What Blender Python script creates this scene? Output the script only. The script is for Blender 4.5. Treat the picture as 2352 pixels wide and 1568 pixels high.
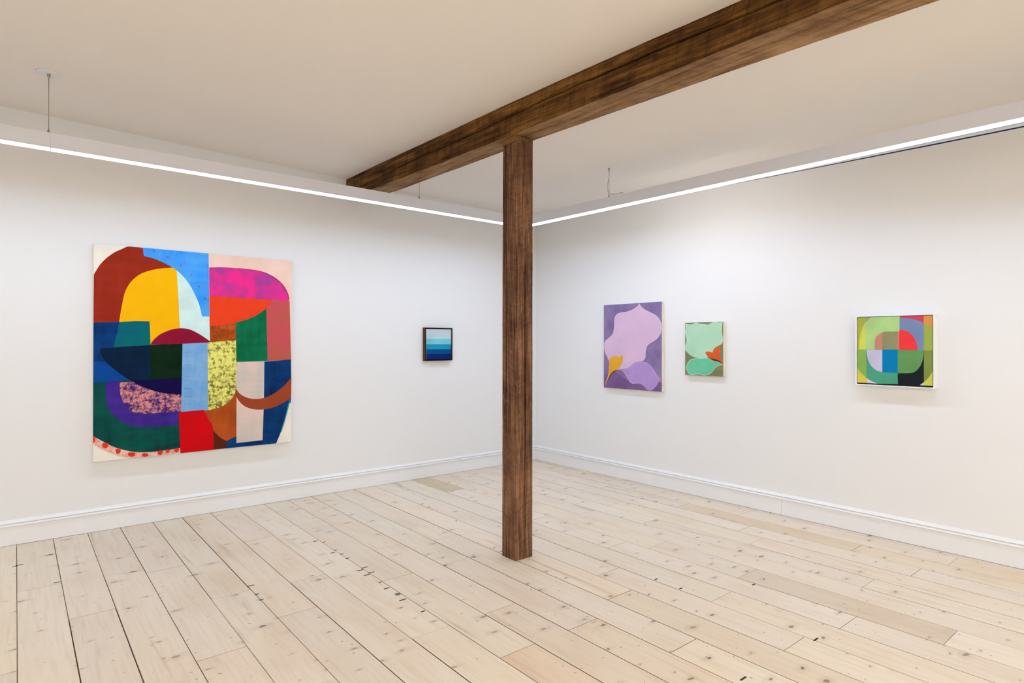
import bpy, bmesh, math, random
from mathutils import Vector, Matrix, noise

random.seed(7)
for _o in list(bpy.data.objects):
    bpy.data.objects.remove(_o, do_unlink=True)
scene = bpy.context.scene
COL = scene.collection

# ------------------------------------------------------------------ camera
F_PX = 1380.18
cam_data = bpy.data.cameras.new('camera')
cam_data.sensor_fit = 'HORIZONTAL'
cam_data.sensor_width = 36.0
cam_data.lens = F_PX / 2352.0 * 36.0
cam_data.clip_start = 0.05
cam = bpy.data.objects.new('camera', cam_data)
COL.objects.link(cam)
_yaw, _pit, _rol = math.radians(39.5665), math.radians(0.1623), math.radians(0.0873)
_fw = Vector((math.sin(_yaw)*math.cos(_pit), math.cos(_yaw)*math.cos(_pit), math.sin(_pit)))
_r0 = Vector((math.cos(_yaw), -math.sin(_yaw), 0)); _u0 = _r0.cross(_fw)
_r = _r0*math.cos(_rol) + _u0*math.sin(_rol); _u = _u0*math.cos(_rol) - _r0*math.sin(_rol)
cam.matrix_world = Matrix(((_r.x, _u.x, -_fw.x, 0.0), (_r.y, _u.y, -_fw.y, 0.0),
                           (_r.z, _u.z, -_fw.z, 1.5), (0, 0, 0, 1)))
scene.camera = cam

# ------------------------------------------------------------------ world, exposure
world = bpy.data.worlds.new('world'); scene.world = world
world.use_nodes = True
world.node_tree.nodes['Background'].inputs[0].default_value = (0.9, 0.95, 1, 1)
world.node_tree.nodes['Background'].inputs[1].default_value = 0.05
scene.view_settings.view_transform = 'Standard'
scene.view_settings.look = 'None'
scene.view_settings.gamma = 1.0
scene.view_settings.use_curve_mapping = False
scene.view_settings.exposure = 1.06
try:
    scene.cycles.max_bounces = 5
    scene.cycles.diffuse_bounces = 4
    scene.cycles.glossy_bounces = 2
    scene.cycles.adaptive_threshold = 0.06
    scene.cycles.use_light_tree = False
    scene.cycles.caustics_reflective = False
    scene.cycles.caustics_refractive = False
except Exception:
    pass
LAMP_WALL = 8.7                      # radiance of the linear lamps that wash the two walls
FILL_REAR = 33.0                      # three rows of added fill lamps, unseen behind the camera
FILL_SIDE = 8.0                      # added fill lamp, unseen, left of the camera
FILL_BACK = 8.0                      # added emitter hidden behind the right-hand lamp, brightens the wall there
TINT_WALL = (0.83, 1.03, 1.36)
TINT_FILL = (1.03, 1.0, 0.94)

# ------------------------------------------------------------------ helpers
def lin(c):
    c = c/255.0
    return c/12.92 if c <= 0.04045 else ((c+0.055)/1.055)**2.4
def rgb(r, g, b, k=1.0):
    return (min(lin(r)*k, 1), min(lin(g)*k, 1), min(lin(b)*k, 1), 1.0)

def nmat(name):
    m = bpy.data.materials.new(name); m.use_nodes = True
    nt = m.node_tree
    return m, nt, nt.nodes['Principled BSDF']
def node(nt, typ, **kw):
    n = nt.nodes.new(typ)
    for k, v in kw.items():
        if k.startswith('i_'):
            n.inputs[k[2:].replace('_', ' ')].default_value = v
        else:
            setattr(n, k, v)
    return n
def link(nt, a, b):
    nt.links.new(a, b)
def ramp(nt, fac, stops, interp='LINEAR'):
    n = nt.nodes.new('ShaderNodeValToRGB'); n.color_ramp.interpolation = interp
    el = n.color_ramp.elements
    while len(el) < len(stops):
        el.new(0.5)
    for e, (p, c) in zip(el, stops):
        e.position = p; e.color = c
    link(nt, fac, n.inputs[0])
    return n.outputs[0]
def mixc(nt, fac, a, b, mode='MIX'):
    n = nt.nodes.new('ShaderNodeMix'); n.data_type = 'RGBA'; n.blend_type = mode
    for s, v in ((n.inputs[0], fac), (n.inputs[6], a), (n.inputs[7], b)):
        if hasattr(v, 'links'):
            link(nt, v, s)
        else:
            s.default_value = v
    return n.outputs[2]
def mth(nt, op, a, b=None, clamp=False):
    n = nt.nodes.new('ShaderNodeMath'); n.operation = op; n.use_clamp = clamp
    for s, v in ((n.inputs[0], a), (n.inputs[1], b)):
        if v is None: continue
        if hasattr(v, 'links'): link(nt, v, s)
        else: s.default_value = v
    return n.outputs[0]
def mapped(nt, src, scale, loc=(0, 0, 0), rot=(0, 0, 0)):
    n = nt.nodes.new('ShaderNodeMapping')
    n.inputs['Scale'].default_value = scale; n.inputs['Location'].default_value = loc
    n.inputs['Rotation'].default_value = rot
    link(nt, src, n.inputs['Vector'])
    return n.outputs[0]
def nz(nt, vec, scale=5, detail=3, rough=0.5, dist=0.0):
    n = nt.nodes.new('ShaderNodeTexNoise')
    n.inputs['Scale'].default_value = scale; n.inputs['Detail'].default_value = detail
    n.inputs['Roughness'].default_value = rough; n.inputs['Distortion'].default_value = dist
    link(nt, vec, n.inputs['Vector'])
    return n.outputs[0]
def bump(nt, bsdf, h, strength=0.3, dist=0.002):
    n = nt.nodes.new('ShaderNodeBump'); n.inputs['Strength'].default_value = strength
    n.inputs['Distance'].default_value = dist
    link(nt, h, n.inputs['Height']); link(nt, n.outputs[0], bsdf.inputs['Normal'])

def mesh_obj(name, verts, faces, mat, parent=None, smooth=False, fmats=None):
    me = bpy.data.meshes.new(name)
    me.from_pydata([tuple(v) for v in verts], [], faces)
    for m in (mat if isinstance(mat, list) else [mat]):
        me.materials.append(m)
    if fmats:
        for p, i in zip(me.polygons, fmats): p.material_index = i
    if smooth:
        for p in me.polygons: p.use_smooth = True
    me.update()
    o = bpy.data.objects.new(name, me); COL.objects.link(o)
    if parent: o.parent = parent
    return o
def box_vf(x0, x1, y0, y1, z0, z1):
    v = [(x0,y0,z0),(x1,y0,z0),(x1,y1,z0),(x0,y1,z0),(x0,y0,z1),(x1,y0,z1),(x1,y1,z1),(x0,y1,z1)]
    f = [(3,2,1,0),(4,5,6,7),(0,1,5,4),(1,2,6,5),(2,3,7,6),(3,0,4,7)]
    return v, f
def box(name, x0, x1, y0, y1, z0, z1, mat, parent=None, bevel=0.0):
    if bevel <= 0:
        return mesh_obj(name, *box_vf(x0, x1, y0, y1, z0, z1), mat, parent)
    bm = bmesh.new()
    v, f = box_vf(x0, x1, y0, y1, z0, z1)
    bv = [bm.verts.new(p) for p in v]
    for q in f: bm.faces.new([bv[i] for i in q])
    bmesh.ops.bevel(bm, geom=list(bm.edges), offset=bevel, segments=2, affect='EDGES')
    me = bpy.data.meshes.new(name); bm.to_mesh(me); bm.free(); me.materials.append(mat)
    o = bpy.data.objects.new(name, me); COL.objects.link(o)
    if parent: o.parent = parent
    return o
def extrude(name, prof, a, b, axis, mat, parent=None):
    """prof: list of 2-D points; axis 'X': (d, z) -> (t, d, z); 'Y': (d, z) -> (d, t, z)"""
    n = len(prof); v = []
    for t in (a, b):
        for d, z in prof:
            v.append((t, d, z) if axis == 'X' else (d, t, z))
    f = [(i, (i+1) % n, n+(i+1) % n, n+i) for i in range(n)]
    f += [tuple(range(n))[::-1], tuple(range(n, 2*n))]
    o = mesh_obj(name, v, f, mat, parent)
    bm = bmesh.new(); bm.from_mesh(o.data); bmesh.ops.recalc_face_normals(bm, faces=bm.faces)
    bm.to_mesh(o.data); bm.free()
    return o
def tube(name, pts, r, mat, parent=None, seg=8):
    pts = [Vector(p) for p in pts]; v = []; f = []
    for i, p in enumerate(pts):
        d = (pts[min(i+1, len(pts)-1)] - pts[max(i-1, 0)]).normalized()
        a = Vector((1, 0, 0)) if abs(d.x) < 0.8 else Vector((0, 1, 0))
        u = d.cross(a).normalized(); w = d.cross(u)
        rr = r[i] if isinstance(r, (list, tuple)) else r
        for k in range(seg):
            t = 2*math.pi*k/seg
            v.append(p + u*math.cos(t)*rr + w*math.sin(t)*rr)
    for i in range(len(pts)-1):
        for k in range(seg):
            f.append((i*seg+k, i*seg+(k+1) % seg, (i+1)*seg+(k+1) % seg, (i+1)*seg+k))
    f.append(tuple(range(seg))[::-1]); f.append(tuple(range((len(pts)-1)*seg, len(pts)*seg)))
    return mesh_obj(name, v, f, mat, parent, smooth=True)
def empty(name, loc, rz=0.0):
    o = bpy.data.objects.new(name, None); COL.objects.link(o)
    o.location = loc; o.rotation_euler = (0, 0, rz); o.empty_display_size = 0.1
    return o
def tag(o, label, cat, group=None):
    o['label'] = label; o['category'] = cat
    if group: o['group'] = group
    return o
def struct(o, label=None, cat=None):
    o['kind'] = 'structure'
    if label: o['label'] = label
    if cat: o['category'] = cat
    return o

# ------------------------------------------------------------------ room measures
XC, YC = 5.1687, 5.7768          # faces of the two baseboards meet here
XW, YW = XC + 0.014, YC + 0.014  # wall faces
X0, Y0 = -4.2, -4.2              # far ends of the room behind the camera
def zc(x): return 3.234 - 0.027*x     # the old ceiling dips towards the right wall

# ------------------------------------------------------------------ materials
def plaster(name, col, bumpy=0.1):
    m, nt, b = nmat(name)
    g = node(nt, 'ShaderNodeNewGeometry').outputs['Position']
    n1 = nz(nt, g, 0.7, 1)
    c = mixc(nt, n1, tuple(x*0.985 for x in col[:3])+(1,), tuple(min(x*1.01, 1) for x in col[:3])+(1,))
    link(nt, c, b.inputs['Base Color'])
    b.inputs['Roughness'].default_value = 0.85
    b.inputs['Specular IOR Level'].default_value = 0.2
    return m
M_WALL = plaster('wall_paint', (0.87, 0.87, 0.87, 1))
M_CEIL = plaster('ceiling_paint', (0.88, 0.825, 0.76, 1))
def plain(name, col, rough=0.5, metal=0.0, spec=0.5):
    m, nt, b = nmat(name)
    g = node(nt, 'ShaderNodeTexCoord').outputs['Object']
    c = mixc(nt, nz(nt, g, 9, 2), tuple(x*0.96 for x in col[:3])+(1,), col)
    link(nt, c, b.inputs['Base Color'])
    b.inputs['Roughness'].default_value = rough; b.inputs['Metallic'].default_value = metal
    b.inputs['Specular IOR Level'].default_value = spec
    return m
M_TRIM = plain('trim_paint', (0.91, 0.91, 0.92, 1), 0.35)
M_HOUSING = plain('housing_paint', (0.77, 0.785, 0.86, 1), 0.45)
M_STEEL = plain('brushed_steel', (0.42, 0.36, 0.28, 1), 0.4, 1.0)
M_WIRE = plain('steel_wire', (0.35, 0.31, 0.27, 1), 0.5, 0.6)
M_CORD = plain('grey_cord', (0.55, 0.52, 0.48, 1), 0.6)
M_CANOPY = plain('canopy_white', (0.80, 0.80, 0.79, 1), 0.5)
M_SHIELD = plain('grey_anodised', (0.13, 0.108, 0.082, 1), 0.9, 0.0, 0.0)
M_DARK = plain('dark_rubber', (0.004, 0.004, 0.006, 1), 0.9, 0.0, 0.0)
def emitter(name, strength, tint):
    m = bpy.data.materials.new(name); m.use_nodes = True; nt = m.node_tree
    nt.nodes.remove(nt.nodes['Principled BSDF'])
    e = node(nt, 'ShaderNodeEmission'); e.inputs[0].default_value = tint+(1,)
    e.inputs[1].default_value = strength
    link(nt, e.outputs[0], nt.nodes['Material Output'].inputs[0])
    m.cycles.emission_sampling = 'FRONT'
    return m
M_LENS = emitter('lamp_lens', LAMP_WALL, TINT_WALL)
M_FILL_SIDE = emitter('fill_lens_side', FILL_SIDE, TINT_FILL)
M_FILL_BACK = emitter('fill_back_lens', FILL_BACK, (1.02, 1.0, 1.02))
M_FILL_REAR = emitter('fill_lens_rear', FILL_REAR, TINT_FILL)

def floor_wood():
    m, nt, b = nmat('bare_pine')
    pos = node(nt, 'ShaderNodeNewGeometry').outputs['Position']
    oi = node(nt, 'ShaderNodeObjectInfo')
    off = node(nt, 'ShaderNodeCombineXYZ')
    link(nt, mth(nt, 'MULTIPLY', oi.outputs['Random'], 53.0), off.inputs[0])
    link(nt, mth(nt, 'MULTIPLY', oi.outputs['Random'], 117.0), off.inputs[1])
    ad = node(nt, 'ShaderNodeVectorMath', operation='ADD')
    link(nt, pos, ad.inputs[0]); link(nt, off.outputs[0], ad.inputs[1]); p = ad.outputs[0]
    # clouded base tone, then grain
    cloud = nz(nt, mapped(nt, p, (2.6, 0.9, 1)), 1.6, 4, 0.55)
    base = ramp(nt, cloud, [(0.30, (0.80, 0.675, 0.53, 1)), (0.48, (0.85, 0.745, 0.61, 1)), (0.62, (0.86, 0.765, 0.64, 1)), (0.78, (0.78, 0.695, 0.585, 1))])
    per = ramp(nt, oi.outputs['Random'], [(0, (0.95, 0.94, 0.93, 1)), (0.35, (1.0, 1.0, 1.0, 1)), (0.7, (1.02, 1.0, 0.97, 1)), (1, (0.97, 0.955, 0.93, 1))])
    base = mixc(nt, 1.0, base, per, 'MULTIPLY')
    grain = nz(nt, mapped(nt, p, (46, 2.2, 1)), 1.0, 4, 0.6, 0.4)
    gcol = ramp(nt, grain, [(0.30, (0.90, 0.87, 0.83, 1)), (0.50, (1, 1, 1, 1)), (0.7, (1.03, 1.025, 1.01, 1))])
    base = mixc(nt, 0.75, base, gcol, 'MULTIPLY')
    # long golden / grey streaks beside some edges
    st = nz(nt, mapped(nt, p, (11, 0.75, 1), (3, 7, 0)), 1.0, 2, 0.5, 0.6)
    stf = ramp(nt, st, [(0.66, (0, 0, 0, 1)), (0.78, (1, 1, 1, 1))])
    base = mixc(nt, mth(nt, 'MULTIPLY', stf, 0.55), base, (0.52, 0.40, 0.25, 1))
    # knots: short dashes lying across the board, each with a dim halo
    wob = nz(nt, p, 14, 1)
    def knots(scale, thr, keep, seed):
        v = node(nt, 'ShaderNodeTexVoronoi'); v.feature = 'F1'; v.voronoi_dimensions = '2D'
        v.inputs['Scale'].default_value = 1.0; v.inputs['Randomness'].default_value = 1.0
        mp = mapped(nt, p, scale, (seed, seed*1.7, 0))
        a2 = node(nt, 'ShaderNodeVectorMath', operation='ADD'); link(nt, mp, a2.inputs[0])
        cw = node(nt, 'ShaderNodeCombineXYZ')
        link(nt, mth(nt, 'MULTIPLY', wob, 0.16), cw.inputs[0]); link(nt, mth(nt, 'MULTIPLY', wob, -0.2), cw.inputs[1])
        link(nt, cw.outputs[0], a2.inputs[1]); link(nt, a2.outputs[0], v.inputs['Vector'])
        sep = node(nt, 'ShaderNodeSeparateColor'); link(nt, v.outputs['Color'], sep.inputs[0])
        ok = mth(nt, 'GREATER_THAN', sep.outputs[0], keep)
        size = mth(nt, 'MULTIPLY_ADD', sep.outputs[1], thr*0.9)
        size.node.inputs[2].default_value = thr*0.35
        core = mth(nt, 'MULTIPLY', mth(nt, 'LESS_THAN', v.outputs['Distance'], size), ok)
        soft = mth(nt, 'SUBTRACT', 1.0, mth(nt, 'DIVIDE', v.outputs['Distance'], mth(nt, 'MULTIPLY', size, 4.2)), True)
        return core, mth(nt, 'MULTIPLY', soft, ok), sep.outputs[2]
    c1, h1, r1 = knots((3.4, 7.2, 1), 0.058, 0.40, 0.0)
    kcol = ramp(nt, r1, [(0.0, (0.13, 0.09, 0.065, 1)), (0.35, (0.33, 0.235, 0.17, 1)), (1.0, (0.48, 0.37, 0.27, 1))])
    base = mixc(nt, mth(nt, 'MULTIPLY', h1, 0.36), base, (0.45, 0.37, 0.28, 1))
    base = mixc(nt, mth(nt, 'MULTIPLY', c1, 0.80), base, kcol)
    c2, h2, r2 = knots((8.0, 13.0, 1), 0.050, 0.70, 4.3)
    base = mixc(nt, mth(nt, 'MULTIPLY', c2, 0.62), base, (0.27, 0.19, 0.13, 1))
    # old nail holes
    c3, h3, r3 = knots((6.5, 6.5, 1), 0.015, 0.80, 9.1)
    base = mixc(nt, mth(nt, 'MULTIPLY', c3, 0.85), base, (0.06, 0.05, 0.05, 1))
    base = mixc(nt, 1.0, base, oi.outputs['Color'], 'MULTIPLY')
    link(nt, base, b.inputs['Base Color'])
    b.inputs['Roughness'].default_value = 0.62; b.inputs['Specular IOR Level'].default_value = 0.25
    return m
M_PINE = floor_wood()
M_SUB = plain('subfloor_dirt', (0.020, 0.012, 0.006, 1), 0.9, 0, 0.1)
M_EDGES = [plain('seam_dirt_%d' % i, c, 0.8, 0, 0.1) for i, c in enumerate(((0.22, 0.15, 0.09, 1), (0.36, 0.26, 0.165, 1), (0.50, 0.385, 0.265, 1), (0.62, 0.50, 0.37, 1)))]
M_SLOT = plain('iron_stain', (0.055, 0.045, 0.04, 1), 0.8, 0, 0.1)

def timber_mat(name, axis, dark, mid, lite, saw, fleck=0.35):
    """axis: 'Y' or 'Z', the direction the grain runs"""
    m, nt, b = nmat(name)
    pos = node(nt, 'ShaderNodeNewGeometry').outputs['Position']
    def along(l, c): return (c, l, c) if axis == 'Y' else (c, c, l)
    fine = nz(nt, mapped(nt, pos, along(2.0, 44)), 1.0, 4, 0.62, 0.8)          # pores and grain lines
    broad = nz(nt, mapped(nt, pos, along(0.9, 9)), 1.0, 5, 0.6, 1.4)           # growth bands
    patch = nz(nt, pos, 3.1, 4, 0.62, 0.4)                                     # stain and wear
    g = mth(nt, 'ADD', mth(nt, 'MULTIPLY', fine, 0.45), mth(nt, 'ADD', mth(nt, 'MULTIPLY', broad, 0.30), mth(nt, 'MULTIPLY', patch, 0.25)))
    c = ramp(nt, g, [(0.40, dark), (0.50, mid), (0.61, lite)])
    # saw marks running across the grain
    if axis == 'Y':
        sm = nz(nt, mapped(nt, mapped(nt, pos, (1, 1, 1), (0, 0, 0), (math.radians(-10), 0, math.radians(28))), (3, 21, 3)), 1.0, 4, 0.7, 0.8)
    else:
        sm = nz(nt, mapped(nt, mapped(nt, pos, (1, 1, 1), (0, 0, 0), (math.radians(-24), math.radians(26), 0)), (7, 7, 62)), 1.0, 4, 0.7, 0.8)
    c = mixc(nt, saw, c, ramp(nt, sm, [(0.34, (0.46, 0.40, 0.34, 1)), (0.5, (1, 1, 1, 1)), (0.70, (1.28, 1.22, 1.12, 1))]), 'MULTIPLY')
    # pale worn flecks and dark pits
    fl = nz(nt, mapped(nt, pos, along(14, 60)), 1.0, 4, 0.7, 0.5)
    c = mixc(nt, mth(nt, 'MULTIPLY', ramp(nt, fl, [(0.60, (0, 0, 0, 1)), (0.70, (1, 1, 1, 1))]), fleck), c, (min(lite[0]*1.7, 1), min(lite[1]*1.75, 1), min(lite[2]*1.8, 1), 1))
    c = mixc(nt, mth(nt, 'MULTIPLY', ramp(nt, fl, [(0.30, (1, 1, 1, 1)), (0.38, (0, 0, 0, 1))]), 0.4), c, tuple(k*0.5 for k in dark[:3])+(1,))
    # knots
    v = node(nt, 'ShaderNodeTexVoronoi'); v.inputs['Scale'].default_value = 3.0
    link(nt, mapped(nt, pos, along(0.55, 1)), v.inputs['Vector'])
    kf = ramp(nt, v.outputs['Distance'], [(0.0, (1, 1, 1, 1)), (0.045, (0.9, 0.9, 0.9, 1)), (0.085, (0, 0, 0, 1))])
    c = mixc(nt, mth(nt, 'MULTIPLY', kf, 0.6), c, dark)
    link(nt, c, b.inputs['Base Color'])
    b.inputs['Roughness'].default_value = 0.75; b.inputs['Specular IOR Level'].default_value = 0.2
    bump(nt, b, mth(nt, 'ADD', fine, mth(nt, 'MULTIPLY', sm, 0.6)), 0.7, 0.005)
    return m
M_POST = timber_mat('post_wood', 'Z', (0.050, 0.020, 0.010, 1), (0.165, 0.077, 0.040, 1), (0.32, 0.168, 0.090, 1), 0.50, 0.40)
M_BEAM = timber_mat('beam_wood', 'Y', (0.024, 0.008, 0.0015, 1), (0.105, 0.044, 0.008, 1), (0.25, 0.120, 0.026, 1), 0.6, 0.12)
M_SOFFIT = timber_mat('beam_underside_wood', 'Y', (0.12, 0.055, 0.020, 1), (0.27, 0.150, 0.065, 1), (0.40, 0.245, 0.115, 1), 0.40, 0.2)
M_BLOCK = timber_mat('block_wood', 'Y', (0.07, 0.030, 0.008, 1), (0.18, 0.088, 0.026, 1), (0.27, 0.145, 0.05, 1), 0.3)
M_WALNUT = timber_mat('walnut', 'Z', (0.05, 0.022, 0.012, 1), (0.11, 0.05, 0.027, 1), (0.19, 0.09, 0.05, 1), 0.1, 0.1)

# ------------------------------------------------------------------ room shell
T = 0.15
struct(box('wall_left', X0-T, XW+T, YW, YW+T, -0.1, 3.6, M_WALL), 'white wall on the left behind the large painting', 'wall')
struct(box('wall_right', XW, XW+T, Y0-T, YW, -0.1, 3.6, M_WALL), 'white wall on the right holding three paintings', 'wall')
struct(box('wall_back', X0-T, XW, Y0-T, Y0, -0.1, 3.6, M_WALL), 'white wall behind the camera', 'wall')
struct(box('wall_near', X0-T, X0, Y0, YW, -0.1, 3.6, M_WALL), 'white wall to the left of the camera', 'wall')
_v = [(x, y, zc(x)+dz) for dz in (0, 0.15) for (x, y) in ((X0, Y0), (XW, Y0), (XW, YW), (X0, YW))]
ceil = mesh_obj('ceiling', _v, [(0, 1, 2, 3), (7, 6, 5, 4), (4, 5, 1, 0), (5, 6, 2, 1), (6, 7, 3, 2), (7, 4, 0, 3)], M_CEIL)
struct(ceil, 'pale plaster ceiling crossed by one timber beam', 'ceiling')

# baseboards: tall flat board with a two-step moulded cap
def bb_profile(face, back):
    s = 1 if back > face else -1
    return [(back, 0.0025), (face, 0.0025), (face, 0.138), (face-s*0.010, 0.141), (face-s*0.012, 0.146), (face-s*0.002, 0.1585),
            (face+s*0.001, 0.160), (face-s*0.007, 0.1625), (face-s*0.008, 0.167), (face+s*0.003, 0.181), (face+s*0.009, 0.187), (back, 0.187)]
struct(extrude('baseboard_left', bb_profile(YC, YW), X0, XC, 'X', M_TRIM), 'white moulded baseboard along the left wall', 'baseboard')
_bb = struct(extrude('baseboard_right', bb_profile(XC, XW), 2.553, YW, 'Y', M_TRIM), 'white moulded baseboard along the right wall', 'baseboard')
extrude('baseboard_length', bb_profile(XC, XW), Y0, 2.5515, 'Y', M_TRIM, _bb)
struct(extrude('baseboard_back', bb_profile(Y0+0.014, Y0), X0, XC, 'X', M_TRIM), 'white moulded baseboard behind the camera', 'baseboard')
struct(extrude('baseboard_near', bb_profile(X0+0.014, X0), Y0, YC, 'Y', M_TRIM), 'white moulded baseboard to the left of the camera', 'baseboard')

# ------------------------------------------------------------------ floor boards
floor = struct(box('floor', X0, XW, Y0, YW, -0.09, -0.024, M_SUB), 'wide bare pine plank floor with knots and dark joints', 'floor')
SEAMS = [0.011, .226, .442, .660, .887, 1.107, 1.329, 1.555, 1.784, 2.005, 2.23, 2.451, 2.674, 2.900, 3.120, 3.347, 3.572,
         3.806, 4.025, 4.225, 4.457, 4.669, 4.873, 5.105]
JOINTS = {0: [3.565], 2: [4.041], 4: [4.533, 3.127], 5: [3.827], 6: [3.341], 7: [4.778, 3.781], 8: [2.674], 9: [4.953, 3.438, 2.245],
          10: [3.997, 2.662], 11: [3.434, 2.234], 12: [3.901, 1.759], 13: [2.357], 14: [2.642, 1.419], 15: [4.068, 1.957],
          16: [5.084, 3.825, 2.954, 1.342], 17: [2.763, 2.046, 0.941], 18: [3.69], 19: [3.169, 1.481], 20: [4.727, 3.721, 2.337],
          21: [2.557, 1.354], 22: [4.61, 4.225, 3.289, 1.792], 23: [4.845, 3.702, 2.787, 1.26]}
TINTS = {(16, 0): (0.80, 0.76, 0.64, 1), (17, 2): (0.85, 0.83, 0.81, 1), (22, 3): (0.90, 0.85, 0.75, 1), (9, 3): (0.97, 0.90, 0.83, 1),
         (13, 1): (0.95, 0.92, 0.86, 1), (11, 2): (0.98, 0.95, 0.90, 1), (10, 2): (0.95, 0.92, 0.88, 1), (22, 4): (1.0, 0.96, 0.88, 1), (23, 4): (0.99, 0.95, 0.86, 1)}
left_seams = []
_x = SEAMS[0]
while _x > X0 + 0.26:
    _x -= random.choice((0.215, 0.222, 0.228)); left_seams.append(_x)
left_seams = left_seams[::-1]
n_left = len(left_seams)
edges = [X0] + left_seams + SEAMS + [XC+0.010]
def plank(x0, x1, y0, y1, tint):
    g = random.choice((0.0006, 0.0009, 0.0013, 0.0019)); e = random.choice((0.0004, 0.0006, 0.0009)); z1 = (random.random()-0.5)*0.0008; c = random.uniform(0.0009, 0.0020)
    a0, a1, b0, b1 = x0+g, x1-g, y0+e, y1-e
    v = [(a0,b0,-0.022),(a1,b0,-0.022),(a1,b1,-0.022),(a0,b1,-0.022),
         (a0,b0,z1-c),(a1,b0,z1-c),(a1,b1,z1-c),(a0,b1,z1-c),
         (a0+c,b0+c*.5,z1),(a1-c,b0+c*.5,z1),(a1-c,b1-c*.5,z1),(a0+c,b1-c*.5,z1)]
    f = [(0,1,5,4),(1,2,6,5),(2,3,7,6),(3,0,4,7),(4,5,9,8),(5,6,10,9),(6,7,11,10),(7,4,8,11),(8,9,10,11)]
    o = mesh_obj('plank', v, f, [M_PINE, random.choice(M_EDGES)], floor, fmats=[1, 1, 1, 1, 1, 1, 1, 1, 0])
    o.color = tint
    return o
for i in range(len(edges)-1):
    row = i - n_left          # 0 = row left of SEAMS[0]
    cuts = list(JOINTS.get(row, []))
    y = min(cuts) if cuts else 5.0 - random.random()*2.0
    if not cuts: cuts = [y]
    while y > Y0 + 1.2:
        y -= 1.3 + random.random()*2.0
        if y > Y0 + 0.4 and not (0 <= row and y > 0.6): cuts.append(y)
    ys = [YC+0.010] + sorted(cuts, reverse=True) + [Y0]
    for j in range(len(ys)-1):
        tint = TINTS.get((row, j))
        if tint is None:
            k = 0.97 + random.random()*0.05
            tint = (k, k*(0.985+random.random()*0.02), k*(0.97+random.random()*0.035), 1)
        plank(edges[i], edges[i+1], ys[j+1], ys[j], tint)
# dark iron-stained slots left across some seams
SLOTS = [(1.803, 3.724, 0.055), (1.76, 3.699, 0.05), (1.797, 3.617, 0.055), (1.759, 3.597, 0.05), (1.755, 3.324, 0.045), (1.766, 3.214, 0.035), (1.764, 3.198, 0.04), (1.75, 3.116, 0.055), (1.791, 4.172, 0.03), (1.755, 4.132, 0.04), (1.794, 4.066, 0.035), (1.79, 3.959, 0.035), (1.768, 3.434, 0.025), (1.761, 2.91, 0.03), (1.754, 4.456, 0.04), (1.796, 4.396, 0.03), (1.124, 3.892, 0.05), (1.115, 3.736, 0.03), (1.111, 3.64, 0.03), (3.135, 1.37, 0.055), (3.548, 1.928, 0.035), (2.517, 1.417, 0.055), (3.146, 2.365, 0.035), (3.146, 2.18, 0.035), (0.024, 5.244, 0.045), (0.003, 5.23, 0.035), (0.198, 5.36, 0.03), (0.205, 4.713, 0.04), (2.929, 4.855, 0.03), (2.924, 4.724, 0.03), (2.872, 4.21, 0.02)]
for x, y, L in SLOTS:
    mesh_obj('slot_mark', *box_vf(x-L*0.42, x+L*0.42, y-0.0048, y+0.0048, -0.002, 0.0007), M_SLOT, floor)

# ------------------------------------------------------------------ timber post and beam
def timber(name, sections, ncol, mat, parent, rough, grooves, wane=0.004, seed=0.0, freq=(9.0, 40.0), face_mat=None):
    """sections: list of (s, [4 corner Vectors in ring order]); grooves: per face list of f(s)->(frac, width, depth)"""
    V, Fc = [], []
    nring = 4*ncol
    for s, cs in sections:
        cen = (cs[0]+cs[1]+cs[2]+cs[3])/4
        for k in range(4):
            a, b = cs[k], cs[(k+1) % 4]
            mid = (a+b)/2; inn = (cen-mid).normalized(); wid = (b-a).length
            for j in range(ncol):
                t = j/ncol
                p = a.lerp(b, t)
                nn = noise.noise(Vector((s*3.1, t*freq[0]*0.3+k*7.7, seed)))*0.5 + noise.noise(Vector((s*14, t*freq[0]+k*3.3, seed+5)))*0.3 + noise.noise(Vector((s*freq[1], t*3+k, seed+9)))*0.2
                d = rough*(0.45+nn)
                if j == 0:
                    w = wane*(0.7+1.5*max(0, noise.noise(Vector((s*6, k*9.1, seed+2))))+0.8*max(0, noise.noise(Vector((s*26, k*5.1, seed+4)))))
                    p = p + (cen-p).normalized()*w
                else:
                    for g in grooves.get(k, []):
                        r = g(s)
                        if r:
                            fr, gw, gd = r
                            q = abs((t-fr)*wid)/gw
                            if q < 1: d += gd*(1-q**4)
                    p = p + inn*max(d, 0.0)
                V.append(p)
    ns = len(sections)
    for i in range(ns-1):
        for j in range(nring):
            j2 = (j+1) % nring
            Fc.append((i*nring+j, i*nring+j2, (i+1)*nring+j2, (i+1)*nring+j))
    Fc.append(tuple(range(nring))[::-1]); Fc.append(tuple(range((ns-1)*nring, ns*nring)))
    o = mesh_obj(name, V, Fc, mat, parent)
    bm = bmesh.new(); bm.from_mesh(o.data); bmesh.ops.recalc_face_normals(bm, faces=bm.faces); bm.to_mesh(o.data); bm.free()
    for i_, p in enumerate(o.data.polygons):
        p.use_smooth = len(p.vertices) == 4
        if face_mat and p.use_smooth: p.material_index = face_mat.get((i_ % nring)//ncol, 0)
    try:
        o.data.set_sharp_from_angle(angle=math.radians(38))
    except Exception:
        pass
    return o

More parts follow.
